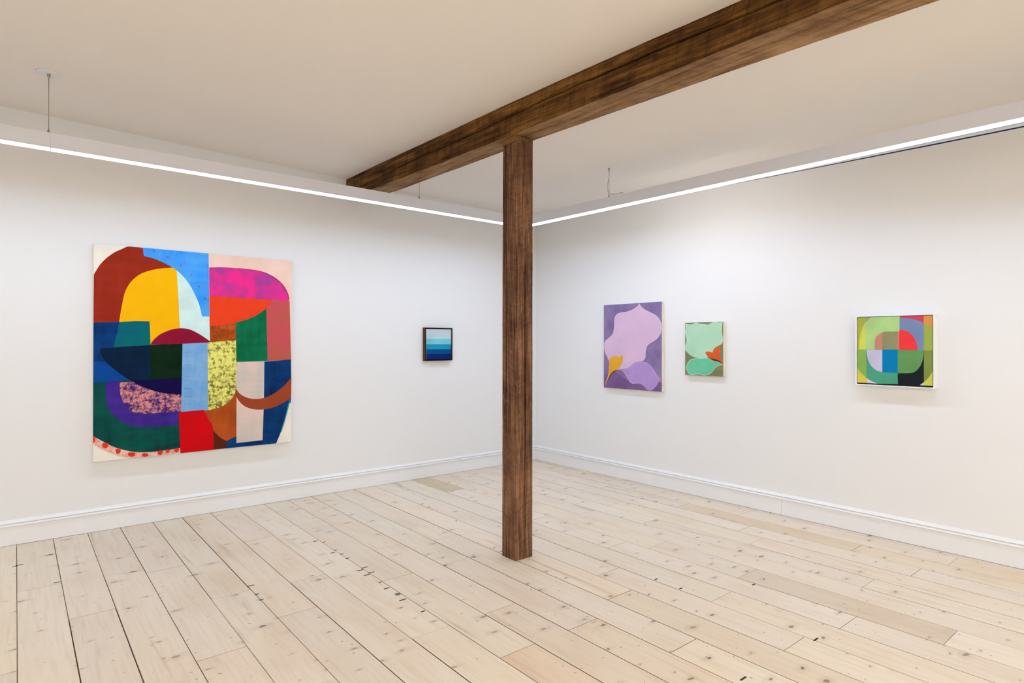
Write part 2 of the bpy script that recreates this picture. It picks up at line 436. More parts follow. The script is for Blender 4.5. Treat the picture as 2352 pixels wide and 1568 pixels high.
PX0, PX1, PY0, PY1, PTOP = 2.654, 2.810, 3.170, 3.321, 2.888
post = tag(empty('timber_post', ((PX0+PX1)/2, (PY0+PY1)/2, 0)), 'rough brown square timber post standing in the middle of the floor', 'post')
_c = Vector(post.location)
N = 380
def post_sec(z):
    dx = 0.0025*noise.noise(Vector((z*0.9, 1.3, 0))); dy = 0.0025*noise.noise(Vector((z*0.9, 5.3, 0)))
    return [Vector((PX0+dx, PY0+dy, z))-_c, Vector((PX1+dx, PY0+dy, z))-_c, Vector((PX1+dx, PY1+dy, z))-_c, Vector((PX0+dx, PY1+dy, z))-_c]
def g_right(z):      # long drying check on the face turned to the right, floor to chest height
    if z > 2.05: return None
    w = 0.0056 if z < 1.45 else 0.0056*(2.05-z)/0.6
    return (0.57 + 0.035*noise.noise(Vector((z*2.2, 0.5, 3))) - 0.03*z/2 + 0.012*noise.noise(Vector((z*9, 0.1, 3))), max(w, 0.0022), 0.030)
def g_right2(z):
    if z < 1.6: return None
    return (0.07 + 0.03*noise.noise(Vector((z*1.7, 9.5, 3))), 0.003, 0.010)
def g_left(z):       # check on the face turned to the left, upper two thirds
    if z < 0.9: return None
    w = 0.0052 if z > 1.4 else 0.0052*(z-0.9)/0.5
    return (0.73 + 0.03*noise.noise(Vector((z*1.9, 2.5, 8))) + 0.05*(z-2)/2 + 0.012*noise.noise(Vector((z*9, 4.1, 3))), max(w, 0.0022), 0.028)
timber('shaft', [(i*PTOP/N, post_sec(i*PTOP/N)) for i in range(N+1)], 56, M_POST, post, 0.0035,
       {0: [g_right, g_right2], 3: [lambda z: (lambda r: (1-r[0], r[1], r[2]) if r else None)(g_left(z) and (1-(1-g_left(z)[0]), g_left(z)[1], g_left(z)[2]))]}, wane=0.004, seed=1.0)
box('bearing_block', PX0-_c.x, PX1-_c.x, PY0-_c.y, PY1-_c.y, PTOP+0.0005, 2.937, M_BLOCK, post, bevel=0.003)

BY0, BY1 = Y0+0.002, YW-0.002
beam = tag(empty('ceiling_beam', (2.72, 0.8, 2.94)), 'dark rough-sawn timber beam running under the ceiling', 'beam')
_c = Vector(beam.location)
def interp(tab, y):
    if y >= tab[0][0]: return tab[0][1]
    for (a, va), (b_, vb) in zip(tab, tab[1:]):
        if y >= b_: return vb + (va-vb)*(y-b_)/(a-b_)
    return tab[-1][1]
TL = [(5.78, 2.592), (5.0, 2.600), (3.2, 2.632), (2.1, 2.672), (1.6, 2.700), (-4.2, 2.80)]
BL = [(5.78, 2.578), (5.1, 2.580), (3.2, 2.645), (2.6, 2.650), (1.5, 2.676), (1.06, 2.690), (-4.2, 2.80)]
BR = [(5.78, 2.770), (5.1, 2.782), (3.2, 2.836), (2.2, 2.890), (1.45, 2.934), (0.8, 2.984), (-4.2, 3.09)]
def beam_sec(y):
    z = 2.938 + 0.034*max(0.0, min(1.0, (y-5.05)/0.7))
    tl, bl, br = interp(TL, y), interp(BL, y), interp(BR, y)
    return [Vector((bl, y, z))-_c, Vector((br, y, z))-_c, Vector((br+0.004, y, zc(br)+0.012))-_c, Vector((tl, y, zc(tl)+0.012))-_c]
def g_beam(y):
    fr = interp([(5.8, 0.20), (5.2, 0.36), (4.6, 0.50), (3.6, 0.53), (2.6, 0.63), (2.0, 0.62), (1.3, 0.58), (-4.2, 0.55)], y)
    fr += 0.035*noise.noise(Vector((y*2.0, 0.2, 1))) + 0.015*noise.noise(Vector((y*8.0, 0.2, 1)))
    w = 0.0052 + 0.003*noise.noise(Vector((y*1.3, 3, 1)))
    return (1-fr, max(w, 0.003), 0.028)
def g_beam2(y):
    if not (1.0 < y < 5.3): return None
    return (1-(0.60 + 0.05*noise.noise(Vector((y*1.1, 7, 1)))), 0.0035, 0.006)
NB = 640
_secs = []
for i in range(NB+1):
    t = i/NB
    y = BY1 + (BY0-BY1)*(t if t < 0 else (t*0.62 if t < 0.86 else 0.5332+(t-0.86)/0.14*0.4668))
    _secs.append((y, beam_sec(y)))
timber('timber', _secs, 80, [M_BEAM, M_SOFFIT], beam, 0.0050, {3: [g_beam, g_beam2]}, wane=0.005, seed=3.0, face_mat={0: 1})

# ------------------------------------------------------------------ linear pendant lights
ZB, ZT, FW = 2.742, 2.838, 0.090
M_JOINT = plain('joint_grey', (0.30, 0.29, 0.29, 1), 0.6)
def pendant(name, label, a, b, seams, lens, wires, group='linear pendant lights', canopies=()):
    """built along local +x from the origin (lamp centre line); local z = world z"""
    L = (Vector(b)-Vector(a)).length; ang = math.atan2(b[1]-a[1], b[0]-a[0])
    root = tag(empty(name, (a[0], a[1], ZB), ang), label, 'lamp', group)
    cuts = [0] + seams + [L]; H = ZT-ZB; w = FW/2; t = 0.0025
    for i in range(len(cuts)-1):
        x0, x1 = cuts[i]+(0.0004 if i else 0), cuts[i+1]-(0.0004 if i < len(cuts)-2 else 0)
        if i: box('joint_plate', cuts[i]-0.012, cuts[i]+0.012, -w+t+0.0004, w-t-0.0004, 0.0075, H-t-0.0004, M_JOINT, root)
        prof = [(-w, 0), (-w+t, 0), (-w+t, 0.012), (-w+t, H-t), (w-t, H-t), (w-t, 0.012), (w-t, 0), (w, 0), (w, H), (-w, H)]
        extrude('housing', prof, x0, x1, 'X', M_HOUSING, root)
        mesh_obj('diffuser', *box_vf(x0+(0.002 if i else 0.001), x1-(0.002 if i < len(cuts)-2 else 0.001), -w+t+0.0003, w-t-0.0003, 0.0012, 0.006), [M_HOUSING, lens], root, fmats=[1, 0, 0, 0, 0, 0])
    box('end_cap', -0.004, -0.0002, -w, w, 0, H, M_HOUSING, root)
    box('end_cap', L+0.0002, L+0.004, -w, w, 0, H, M_HOUSING, root)
    for s in wires:
        wp = Vector(a)+(Vector(b)-Vector(a))*(s/L); top = zc(wp[0])-ZB
        tube('suspension_wire', [(s, 0, H+0.03), (s, 0, top-0.022)], 0.0022, M_WIRE, root, 6)
        tube('wire_gripper', [(s, 0, H+0.0002), (s, 0, H+0.018), (s, 0, H+0.019), (s, 0, H+0.030), (s, 0, H+0.034)],
             [0.0075, 0.0075, 0.005, 0.005, 0.0025], M_STEEL, root, 12)
        tube('ceiling_coupler', [(s, 0, top-0.03), (s, 0, top-0.024), (s, 0, top-0.0235), (s, 0, top-0.006)], [0.004, 0.0045, 0.0085, 0.0085], M_STEEL, root, 12)
        if s in canopies:
            c = tube('ceiling_canopy', [(s, 0, top-0.0075), (s, 0, top-0.0055), (s, 0, top+0.0015)], [0.062, 0.066, 0.066], M_CANOPY, root, 40)
            for p in c.data.polygons: p.use_smooth = len(p.vertices) == 4
    return root
lampL = pendant('linear_pendant_light', 'long white linear pendant light hung in front of the left wall', (-2.8, 4.874), (4.135, 4.874),
                [0.9, 2.97], M_LENS, [1.0, 2.96, 5.702], canopies=(2.96,))
lampR = pendant('linear_pendant_light', 'long white linear pendant light hung in front of the right wall, passing overhead', (4.184, 4.925), (4.184+0.0275*6.3, 4.925-6.3),
                [5.6], M_LENS, [1.222, 6.0])
# narrow glare shield on the wall side of the right-hand lamp, deeper towards the near end
_w = FW/2
_sv, _n = [], 12
for k in range(_n+1):
    s = 2.35 + (5.6-2.35)*k/_n
    d = 0.0105*(s-2.35); o = 0.010*min(1, max(0, (s-2.9)/0.9))
    for yy, zz in ((_w+0.0002, 0.004), (_w+0.003, 0.004), (_w+0.003+o, -d-0.0008), (_w+0.0002+o, -d-0.0008)):
        _sv.append((s, yy, zz))
_sf = []
for k in range(_n):
    for j in range(4): _sf.append((k*4+j, k*4+(j+1) % 4, k*4+4+(j+1) % 4, k*4+4+j))
_sf += [(0, 1, 2, 3), tuple(range(4*_n, 4*_n+4))[::-1]]
sh = mesh_obj('glare_shield', _sv, _sf, M_SHIELD, lampR)
_bv = [(x, _w+dy, z) for x in (1.15, 2.30) for dy, z in ((0.0004, 0.018), (0.040, 0.060), (0.0004, 0.060))]
mesh_obj('hidden_fill_light', _bv, [(0, 3, 4, 1), (1, 4, 5, 2), (2, 5, 3, 0), (0, 1, 2), (5, 4, 3)], [M_HOUSING, M_FILL_BACK], lampR, fmats=[1, 0, 0, 0, 0])  # added emitter, hidden by the housing, makes the glow on the wall
_tv = []
for k in range(_n+1):
    s = 2.35 + (5.6-2.35)*k/_n
    d = 0.0105*(s-2.35); o = 0.010*min(1, max(0, (s-2.9)/0.9)); h = 0.0012+0.0065*min(1, (s-2.35)/1.2)
    for yy, zz in ((_w-0.0004+o, -d-0.0008), (_w+0.0040+o, -d-0.0008), (_w+0.0040+o, -d-h), (_w-0.0004+o, -d-h)):
        _tv.append((s, yy, zz))
mesh_obj('edge_strip', _tv, _sf, M_DARK, sh)
# power cord beside the wire of the right-hand lamp
def bez(ps, n=14):
    out = []
    for i in range(len(ps)-1):
        p0 = Vector(ps[max(i-1, 0)]); p1 = Vector(ps[i]); p2 = Vector(ps[i+1]); p3 = Vector(ps[min(i+2, len(ps)-1)])
        for k in range(n):
            t = k/n
            out.append(0.5*((2*p1)+(p2-p0)*t+(2*p0-5*p1+4*p2-p3)*t*t+(3*p1-p0-3*p2+p3)*t**3))
    out.append(Vector(ps[-1]))
    return out
_top = zc(4.22)-ZB
_s = 1.222
tube('power_cord', bez([(_s, 0.004, _top-0.004), (_s-0.004, 0.003, _top-0.10), (_s-0.019, 0, 0.22), (_s-0.012, 0, 0.165), (_s+0.004, 0, 0.140), (_s+0.05, 0, 0.124),
                        (_s+0.11, 0, 0.122), (_s+0.155, 0, 0.118), (_s+0.19, 0, 0.0965)]), 0.0027, M_CORD, lampR, 8)
for _y, _t in ((-3.5, 'farthest behind the camera, by the rear wall'), (-2.5, 'in the middle of three rows behind the camera'), (-1.5, 'nearest behind the camera of three rows')):
    pendant('linear_pendant_light', 'added unseen fill lamp ' + _t, (-3.0, _y), (1.6, _y), [2.3], M_FILL_REAR, [0.8, 3.8])  # added rows out of view, they raise the room brightness
pendant('linear_pendant_light', 'added unseen fill lamp along the side of the room left of the camera', (-3.3, 3.0), (-3.3, -3.2), [3.1], M_FILL_SIDE, [0.8, 5.4])  # also added out of view, for brightness from the left

# ------------------------------------------------------------------ paintings
PK = 1.1
PAINT = {}
def paint(key, c1, c2=None, mode='flat', scale=6.0, amt=1.0, bias=0.0):
    m, nt, b = nmat('paint_'+key)
    o = node(nt, 'ShaderNodeTexCoord').outputs['Object']
    A = rgb(*c1, k=PK); B_ = rgb(*(c2 or [max(0, min(255, v*0.94)) for v in c1]), k=PK)
    weave = nz(nt, mapped(nt, o, (1, 1, 1)), 260, 2)
    if mode == 'flat':
        f = ramp(nt, nz(nt, o, scale, 3), [(0.35, (0, 0, 0, 1)), (0.65, (1, 1, 1, 1))])
    elif mode == 'wash':       # squeegeed wash: bands of vertical and horizontal strokes
        h = nz(nt, mapped(nt, o, (2.0, 1, 16)), 1.0*scale/6, 2, 0.5, 0.2)
        v = nz(nt, mapped(nt, o, (16, 1, 2.0)), 1.0*scale/6, 2, 0.5, 0.2)
        s = mth(nt, 'MULTIPLY', mth(nt, 'ADD', mth(nt, 'ADD', h, v), mth(nt, 'MULTIPLY', nz(nt, o, 5*scale/6, 4, 0.6), 2.0)), 0.25)
        f = ramp(nt, s, [(0.38, (0, 0, 0, 1)), (0.62, (1, 1, 1, 1))])
    else:                      # scumble: broken dry-brush paint
        s = mth(nt, 'MULTIPLY', mth(nt, 'ADD', nz(nt, mapped(nt, o, (1.6, 1, 1)), 9*scale/6, 9, 0.82), nz(nt, mapped(nt, o, (1, 1, 2.2)), 5*scale/6, 9, 0.82)), 0.5)
        f = ramp(nt, s, [(0.47-bias, (0, 0, 0, 1)), (0.53-bias, (1, 1, 1, 1))])
    if amt != 1.0:
        f = mth(nt, 'MULTIPLY', f, amt)
    link(nt, mixc(nt, f, A, B_), b.inputs['Base Color'])
    b.inputs['Roughness'].default_value = 0.75; b.inputs['Specular IOR Level'].default_value = 0.12
    bump(nt, b, weave, 0.15, 0.0006)
    PAINT[key] = m
P = paint
P('canvas', (238, 233, 220), (232, 226, 212))
P('peach', (241, 211, 194), (233, 200, 181)); P('brick', (158, 46, 24), (140, 36, 16), 'wash'); P('yellow', (255, 186, 0), (252, 178, 0))
P('paleaqua', (211, 240, 236)); P('sky', (40, 142, 238), (84, 170, 246), 'wash'); P('navyteal', (2, 40, 96), (0, 66, 132), 'wash')
P('cobalt', (0, 62, 146), (0, 76, 150), 'wash'); P('teal', (0, 92, 118), (0, 108, 104), 'wash'); P('deepgreen', (0, 50, 56), (6, 84, 72), 'wash')
P('violet', (40, 24, 112), (72, 44, 150), 'wash'); P('pinkscum', (58, 28, 104), (216, 140, 136), 'scumble', 11, 1.0, -0.005)
P('inkgreen', (0, 26, 8), (4, 38, 16), 'wash'); P('inkblue', (0, 26, 48), (0, 34, 70), 'wash'); P('inkviolet', (8, 0, 52), (14, 2, 70), 'wash')
P('maroon', (146, 16, 52), (136, 12, 46)); P('rust', (150, 62, 14), (190, 88, 30), 'scumble', 6); P('rust2', (152, 66, 18), (188, 84, 30), 'wash')
P('umber', (72, 26, 18), (92, 36, 16), 'wash'); P('lightblue', (98, 158, 216), (132, 178, 222), 'wash', 9); P('bluetick', (92, 140, 196))
P('lemonscum', (112, 100, 50), (230, 228, 118), 'scumble', 12, 1.0, 0.016); P('rosewash', (202, 74, 92), (182, 92, 72), 'wash', 4); P('emerald', (0, 92, 56), (10, 118, 78), 'wash')
P('orange', (233, 66, 28), (228, 60, 28)); P('magenta', (236, 44, 138), (166, 60, 146), 'flat', 8); P('navy', (0, 28, 78), (4, 62, 120), 'wash')
P('shell', (222, 198, 186), (196, 190, 182), 'wash', 5); P('terracotta', (156, 70, 38), (150, 64, 34)); P('tealline', (30, 150, 164))
P('red', (206, 0, 14), (200, 0, 12)); P('pinkband', (240, 196, 186), (228, 150, 138), 'scumble', 9); P('vermilion', (222, 56, 30)); P('reddot', (190, 50, 70)); P('magline', (190, 28, 100))
P('orchid', (142, 124, 164), (124, 106, 152), 'flat', 7); P('orchidlo', (112, 82, 128), (124, 96, 146), 'flat', 7)
P('pinkpetal', (219, 186, 212), (208, 178, 208), 'flat', 4); P('pinkrim', (226, 197, 217)); P('lilacrim', (190, 162, 212)); P('lilacpetal', (182, 150, 208), (170, 140, 198), 'flat', 4)
P('ochre', (230, 172, 54), (222, 162, 46)); P('ochreshade', (112, 66, 44))
P('olive', (134, 138, 104), (116, 122, 84), 'flat', 9); P('mint', (178, 216, 186), (168, 210, 180)); P('mintrim', (188, 220, 188)); P('jade', (112, 196, 160), (98, 186, 148)); P('coral', (212, 98, 48), (202, 88, 42)); P('russet', (104, 50, 34))
P('f_ground', (34, 34, 36)); P('f_olive', (172, 178, 72)); P('f_sage', (154, 174, 124)); P('f_lime', (206, 213, 92)); P('f_lightgreen', (174, 212, 138))
P('f_salmon', (203, 140, 116)); P('f_taupe', (149, 146, 106)); P('f_crimson', (211, 66, 88)); P('f_slate', (121, 141, 181)); P('f_red', (241, 60, 66)); P('f_orange', (216, 149, 76))
P('f_leaf', (159, 175, 78)); P('f_grass', (136, 178, 87)); P('f_mustard', (211, 200, 82)); P('f_teal', (76, 160, 131)); P('f_lilac', (196, 196, 222)); P('f_pale', (223, 209, 221))
P('f_blue', (0, 124, 181)); P('f_moss', (100, 152, 91)); P('f_black', (27, 34, 37)); P('f_darkolive', (126, 143, 71)); P('f_white', (215, 222, 236))
P('s1', (200, 208, 219)); P('s2', (181, 215, 218)); P('s3', (122, 198, 213)); P('s4', (26, 150, 186)); P('s5', (0, 74, 136)); P('s6', (0, 36, 104))
P('linen', (236, 226, 208), (228, 216, 198)); P('whiteframe', (246, 246, 246), (240, 240, 241)); P('blackframe', (24, 16, 14), (36, 24, 20))

def smooth_poly(pts, sub=4):
    """round the gentle corners of a traced outline, keep the sharp ones"""
    n = len(pts); P2 = [Vector((p[0], p[1])) for p in pts]; sharp = []
    for i in range(n):
        a = P2[i]-P2[i-1]; b = P2[(i+1) % n]-P2[i]
        sharp.append(a.length < 1e-6 or b.length < 1e-6 or abs(a.angle_signed(b, 0)) > math.radians(30))
    out = []
    for i in range(n):
        p1, p2 = P2[i], P2[(i+1) % n]
        p0 = P2[i-1] if not sharp[i] else p1-(p2-p1); p3 = P2[(i+2) % n] if not sharp[(i+1) % n] else p2+(p2-p1)
        if sharp[i] and sharp[(i+1) % n]:
            out.append(p1); continue
        for k in range(sub):
            t = k/sub
            out.append(0.5*((2*p1)+(p2-p0)*t+(2*p0-5*p1+4*p2-p3)*t*t+(3*p1-p0-3*p2+p3)*t**3))
    return out
def painted(parent, W, H, yface, layers, ground, name='painted_surface', inset=0.0):
    """paint film: thin stacked colour shapes on the canvas front (local x across, z up, -y towards the room)"""
    V, Fc, mats, fm = [], [], [], []
    def add(key, pts, lay):
        m = PAINT[key]
        if m not in mats: mats.append(m)
        i0 = len(V); y = yface - 0.0004 - lay*0.00012
        for p in pts: V.append((min(max(p[0]*W, inset), W-inset)-W/2, y, min(max(p[1]*H, inset), H-inset)))
        q = list(range(i0, i0+len(pts)))
        ar = sum(V[q[i]][0]*V[q[(i+1) % len(q)]][2]-V[q[(i+1) % len(q)]][0]*V[q[i]][2] for i in range(len(q)))
        Fc.append(tuple(q) if ar > 0 else tuple(q[::-1])); fm.append(mats.index(m))
    if ground: add(ground, [(0, 0), (1, 0), (1, 1), (0, 1)], 0)
    for i, (k, pts) in enumerate(layers):
        add(k, smooth_poly(pts), i+1)
    return mesh_obj(name, V, Fc, mats, parent, fmats=fm)
def frame_rails(root, W, H, z0, yf, yb, w, mat):
    """four mitred rails, outer size W x H"""
    o = [(-W/2, z0), (W/2, z0), (W/2, z0+H), (-W/2, z0+H)]
    n = [(-W/2+w, z0+w), (W/2-w, z0+w), (W/2-w, z0+H-w), (-W/2+w, z0+H-w)]
    for k in range(4):
        a, b, c, d = o[k], o[(k+1) % 4], n[(k+1) % 4], n[k]
        v = [(p[0], y, p[1]) for y in (yf, yb) for p in (a, b, c, d)]
        mesh_obj('frame_rail', v, [(0, 1, 2, 3), (7, 6, 5, 4), (4, 5, 1, 0), (5, 6, 2, 1), (6, 7, 3, 2), (7, 4, 0, 3)], mat, root)
GAP = 0.001
def canvas_box(root, W, H, yf, mat, name='stretched_canvas'):
    return box(name, -W/2, W/2, yf, -GAP, 0, H, mat, root, bevel=0.0018)

# outlines of the painted shapes, as fractions of each canvas (across, up)
BIG = [
    ('peach', [(0.534,1.003), (1,1.006), (1.002,0.453), (0.847,0.451), (0.535,0.62)]),
    ('brick', [(0.001,0.857), (0.001,0.857), (0.015,0.884), (0.03,0.909), (0.056,0.939), (0.088,0.966), (0.121,0.985), (0.154,1.001), (0.216,0.999), (0.242,0.962), (0.291,0.951), (0.355,0.914), (0.37,0.839), (0.25,0.63), (-0.003,0.635)]),
    ('yellow', [(0.358,0.915), (0.373,0.907), (0.379,0.855), (0.383,0.766), (0.386,0.692), (0.391,0.603), (0.349,0.595), (0.292,0.565), (0.25,0.529), (0.243,0.63), (0.188,0.64), (0.107,0.635), (0.11,0.643), (0.118,0.698), (0.131,0.769), (0.144,0.805), (0.168,0.842), (0.208,0.876), (0.263,0.898), (0.312,0.909)]),
    ('paleaqua', [(0.373,0.909), (0.406,0.882), (0.451,0.844), (0.504,0.771), (0.54,0.697), (0.543,0.55), (0.482,0.566), (0.393,0.596), (0.386,0.692), (0.383,0.766), (0.377,0.854)]),
    ('sky', [(0.214,1.002), (0.533,1.004), (0.538,0.68), (0.501,0.679), (0.495,0.703), (0.485,0.74), (0.466,0.785), (0.44,0.832), (0.406,0.875), (0.362,0.911), (0.298,0.941), (0.249,0.956), (0.219,0.96)]),
    ('navyteal', [(-0.003,0.638), (0.11,0.642), (0.103,0.599), (0.089,0.522), (0.064,0.516), (0.045,0.488), (0.09,0.425), (0.183,0.355), (-0.003,0.357)]),
    ('cobalt', [(-0.002,0.461), (0.064,0.457), (0.096,0.425), (0.142,0.388), (0.189,0.355), (-0.003,0.358)]),
    ('teal', [(0.11,0.642), (0.148,0.646), (0.188,0.649), (0.246,0.649), (0.249,0.601), (0.251,0.531), (0.087,0.521), (0.093,0.557), (0.103,0.599)]),
    ('deepgreen', [(-0.003,0.361), (0.182,0.362), (0.405,0.261), (0.405,0.027), (0.308,0.021), (0.217,0.023), (0.15,0.037), (0.084,0.064), (0.033,0.097), (-0.005,0.122)]),
    ('violet', [(0.051,0.36), (0.123,0.364), (0.335,0.302), (0.398,0.291), (0.386,0.203), (0.385,0.142), (0.293,0.14), (0.21,0.144), (0.15,0.16), (0.103,0.19), (0.071,0.23), (0.055,0.28)]),
    ('pinkscum', [(0.113,0.36), (0.176,0.362), (0.223,0.335), (0.279,0.311), (0.335,0.302), (0.399,0.294), (0.396,0.208), (0.279,0.206), (0.203,0.208), (0.159,0.228), (0.129,0.269), (0.115,0.312)]),
    ('inkgreen', [(0.03,0.519), (0.089,0.524), (0.25,0.535), (0.403,0.542), (0.401,0.364), (0.399,0.29), (0.336,0.297), (0.279,0.31), (0.223,0.332), (0.169,0.363), (0.129,0.39), (0.09,0.421), (0.057,0.453), (0.033,0.492)]),
    ('inkblue', [(0.03,0.519), (0.089,0.524), (0.249,0.534), (0.251,0.369), (0.162,0.368), (0.129,0.39), (0.09,0.421), (0.057,0.453), (0.033,0.492)]),
    ('inkviolet', [(0.162,0.368), (0.251,0.368), (0.401,0.373), (0.399,0.29), (0.336,0.297), (0.279,0.31), (0.223,0.332), (0.189,0.35)]),
    ('maroon', [(0.25,0.536), (0.264,0.558), (0.292,0.584), (0.327,0.602), (0.363,0.614), (0.4,0.618), (0.437,0.613), (0.474,0.597), (0.512,0.574), (0.543,0.553), (0.528,0.545), (0.4,0.541)]),
    ('rust', [(0.54,0.643), (0.606,0.652), (0.678,0.669), (0.68,0.557), (0.542,0.55)]),
    ('rust2', [(0.521,0.206), (0.607,0.227), (0.647,0.252), (0.671,0.286), (0.684,0.278), (0.685,0.05), (0.632,0.04), (0.628,0.001), (0.545,0.002), (0.541,0.117), (0.498,0.211)]),
    ('umber', [(0.552,0.108), (0.592,0.063), (0.632,0.038), (0.628,0.001), (0.553,0.001)]),
    ('lightblue', [(0.403,0.541), (0.529,0.547), (0.534,0.205), (0.512,0.204), (0.396,0.205), (0.399,0.291)]),
    ('bluetick', [(0.411,0.499), (0.452,0.501), (0.454,0.499), (0.412,0.497)]),
    ('bluetick', [(0.411,0.436), (0.452,0.437), (0.454,0.435), (0.412,0.434)]),
    ('bluetick', [(0.412,0.38), (0.452,0.381), (0.454,0.379), (0.412,0.378)]),
    ('bluetick', [(0.412,0.319), (0.453,0.319), (0.454,0.317), (0.412,0.317)]),
    ('bluetick', [(0.412,0.279), (0.453,0.28), (0.454,0.277), (0.413,0.277)]),
    ('bluetick', [(0.412,0.242), (0.453,0.242), (0.454,0.24), (0.413,0.24)]),
    ('lemonscum', [(0.529,0.548), (0.679,0.56), (0.682,0.434), (0.681,0.325), (0.671,0.278), (0.647,0.244), (0.607,0.219), (0.56,0.207), (0.532,0.204)]),
    ('rosewash', [(0.872,0.778), (0.986,0.778), (0.996,0.455), (0.854,0.449), (0.846,0.73)]),
    ('emerald', [(0.677,0.669), (0.728,0.678), (0.786,0.704), (0.848,0.746), (0.851,0.641), (0.857,0.449), (0.682,0.447)]),
    ('orange', [(0.538,0.786), (0.881,0.78), (0.868,0.755), (0.838,0.724), (0.786,0.69), (0.728,0.666), (0.638,0.643), (0.539,0.629)]),
    ('magenta', [(0.536,0.929), (0.605,0.935), (0.686,0.936), (0.769,0.933), (0.837,0.925), (0.898,0.899), (0.943,0.865), (0.97,0.825), (0.984,0.784), (0.976,0.777), (0.881,0.779), (0.538,0.785)]),
    ('navy', [(0.835,0.445), (0.996,0.455), (0.997,0.239), (0.981,0.206), (0.958,0.125), (0.936,0.061), (0.908,0), (0.626,0.001), (0.632,0.04), (0.688,0.058), (0.831,0.078)]),
    ('shell', [(0.682,0.445), (0.838,0.446), (0.836,0.254), (0.829,0.025), (0.746,0.024), (0.683,0.023)]),
    ('terracotta', [(0.679,0.308), (0.704,0.277), (0.746,0.255), (0.796,0.247), (0.848,0.254), (0.9,0.275), (0.953,0.31), (0.999,0.358), (0.997,0.242), (0.945,0.216), (0.883,0.195), (0.822,0.189), (0.771,0.195), (0.729,0.212), (0.696,0.242), (0.675,0.278)]),
    ('tealline', [(0.993,0.24), (0.983,0.197), (0.962,0.124), (0.939,0.059), (0.933,0.059), (0.956,0.125), (0.976,0.198), (0.986,0.23)]),
    ('red', [(0.386,0.204), (0.511,0.207), (0.535,0.155), (0.557,0.118), (0.562,0), (0.394,-0)]),
    ('pinkband', [(-0.005,0.119), (0.033,0.093), (0.084,0.062), (0.15,0.036), (0.217,0.022), (0.308,0.02), (0.391,0.026), (0.393,0.006), (0.308,-0.001), (0.218,-0), (0.15,0.007), (0.084,0.033), (0.033,0.062), (-0.005,0.087)]),
    ('vermilion', [(-0.01,0.115), (-0.002,0.121), (0.01,0.115), (0.008,0.095), (0.001,0.085), (-0.008,0.093)]),
    ('vermilion', [(0.038,0.081), (0.049,0.085), (0.066,0.079), (0.063,0.064), (0.054,0.057), (0.041,0.064)]),
    ('vermilion', [(0.095,0.048), (0.105,0.052), (0.119,0.047), (0.117,0.033), (0.108,0.026), (0.098,0.032)]),
    ('vermilion', [(0.149,0.026), (0.163,0.029), (0.184,0.023), (0.181,0.011), (0.169,0.006), (0.153,0.012)]),
    ('vermilion', [(0.213,0.016), (0.225,0.018), (0.243,0.013), (0.24,0.003), (0.229,-0.002), (0.216,0.003)]),
    ('vermilion', [(0.285,0.021), (0.295,0.024), (0.31,0.019), (0.307,0.007), (0.299,0), (0.287,0.006)]),
    ('vermilion', [(0.323,0.023), (0.331,0.026), (0.343,0.022), (0.341,0.011), (0.334,0.006), (0.325,0.011)]),
    ('vermilion', [(0.364,0.024), (0.374,0.028), (0.388,0.023), (0.385,0.01), (0.377,0.004), (0.367,0.01)]),
    ('reddot', [(0.261,0.991), (0.263,0.994), (0.269,0.991), (0.266,0.986)]),
    ('reddot', [(0.327,0.965), (0.33,0.968), (0.336,0.964), (0.333,0.96)]),
    ('reddot', [(0.389,0.931), (0.392,0.934), (0.398,0.93), (0.395,0.925)]),
    ('reddot', [(0.44,0.886), (0.443,0.889), (0.449,0.885), (0.446,0.88)]),
    ('reddot', [(0.48,0.831), (0.483,0.834), (0.489,0.83), (0.486,0.825)]),
    ('reddot', [(0.51,0.772), (0.513,0.775), (0.52,0.77), (0.517,0.766)]),
    ('magline', [(0.686,0.937), (0.769,0.934), (0.837,0.925), (0.899,0.9), (0.945,0.865), (0.973,0.825), (0.986,0.783), (0.983,0.784), (0.969,0.823), (0.942,0.863), (0.897,0.897), (0.836,0.923), (0.769,0.932), (0.686,0.935)]),
]
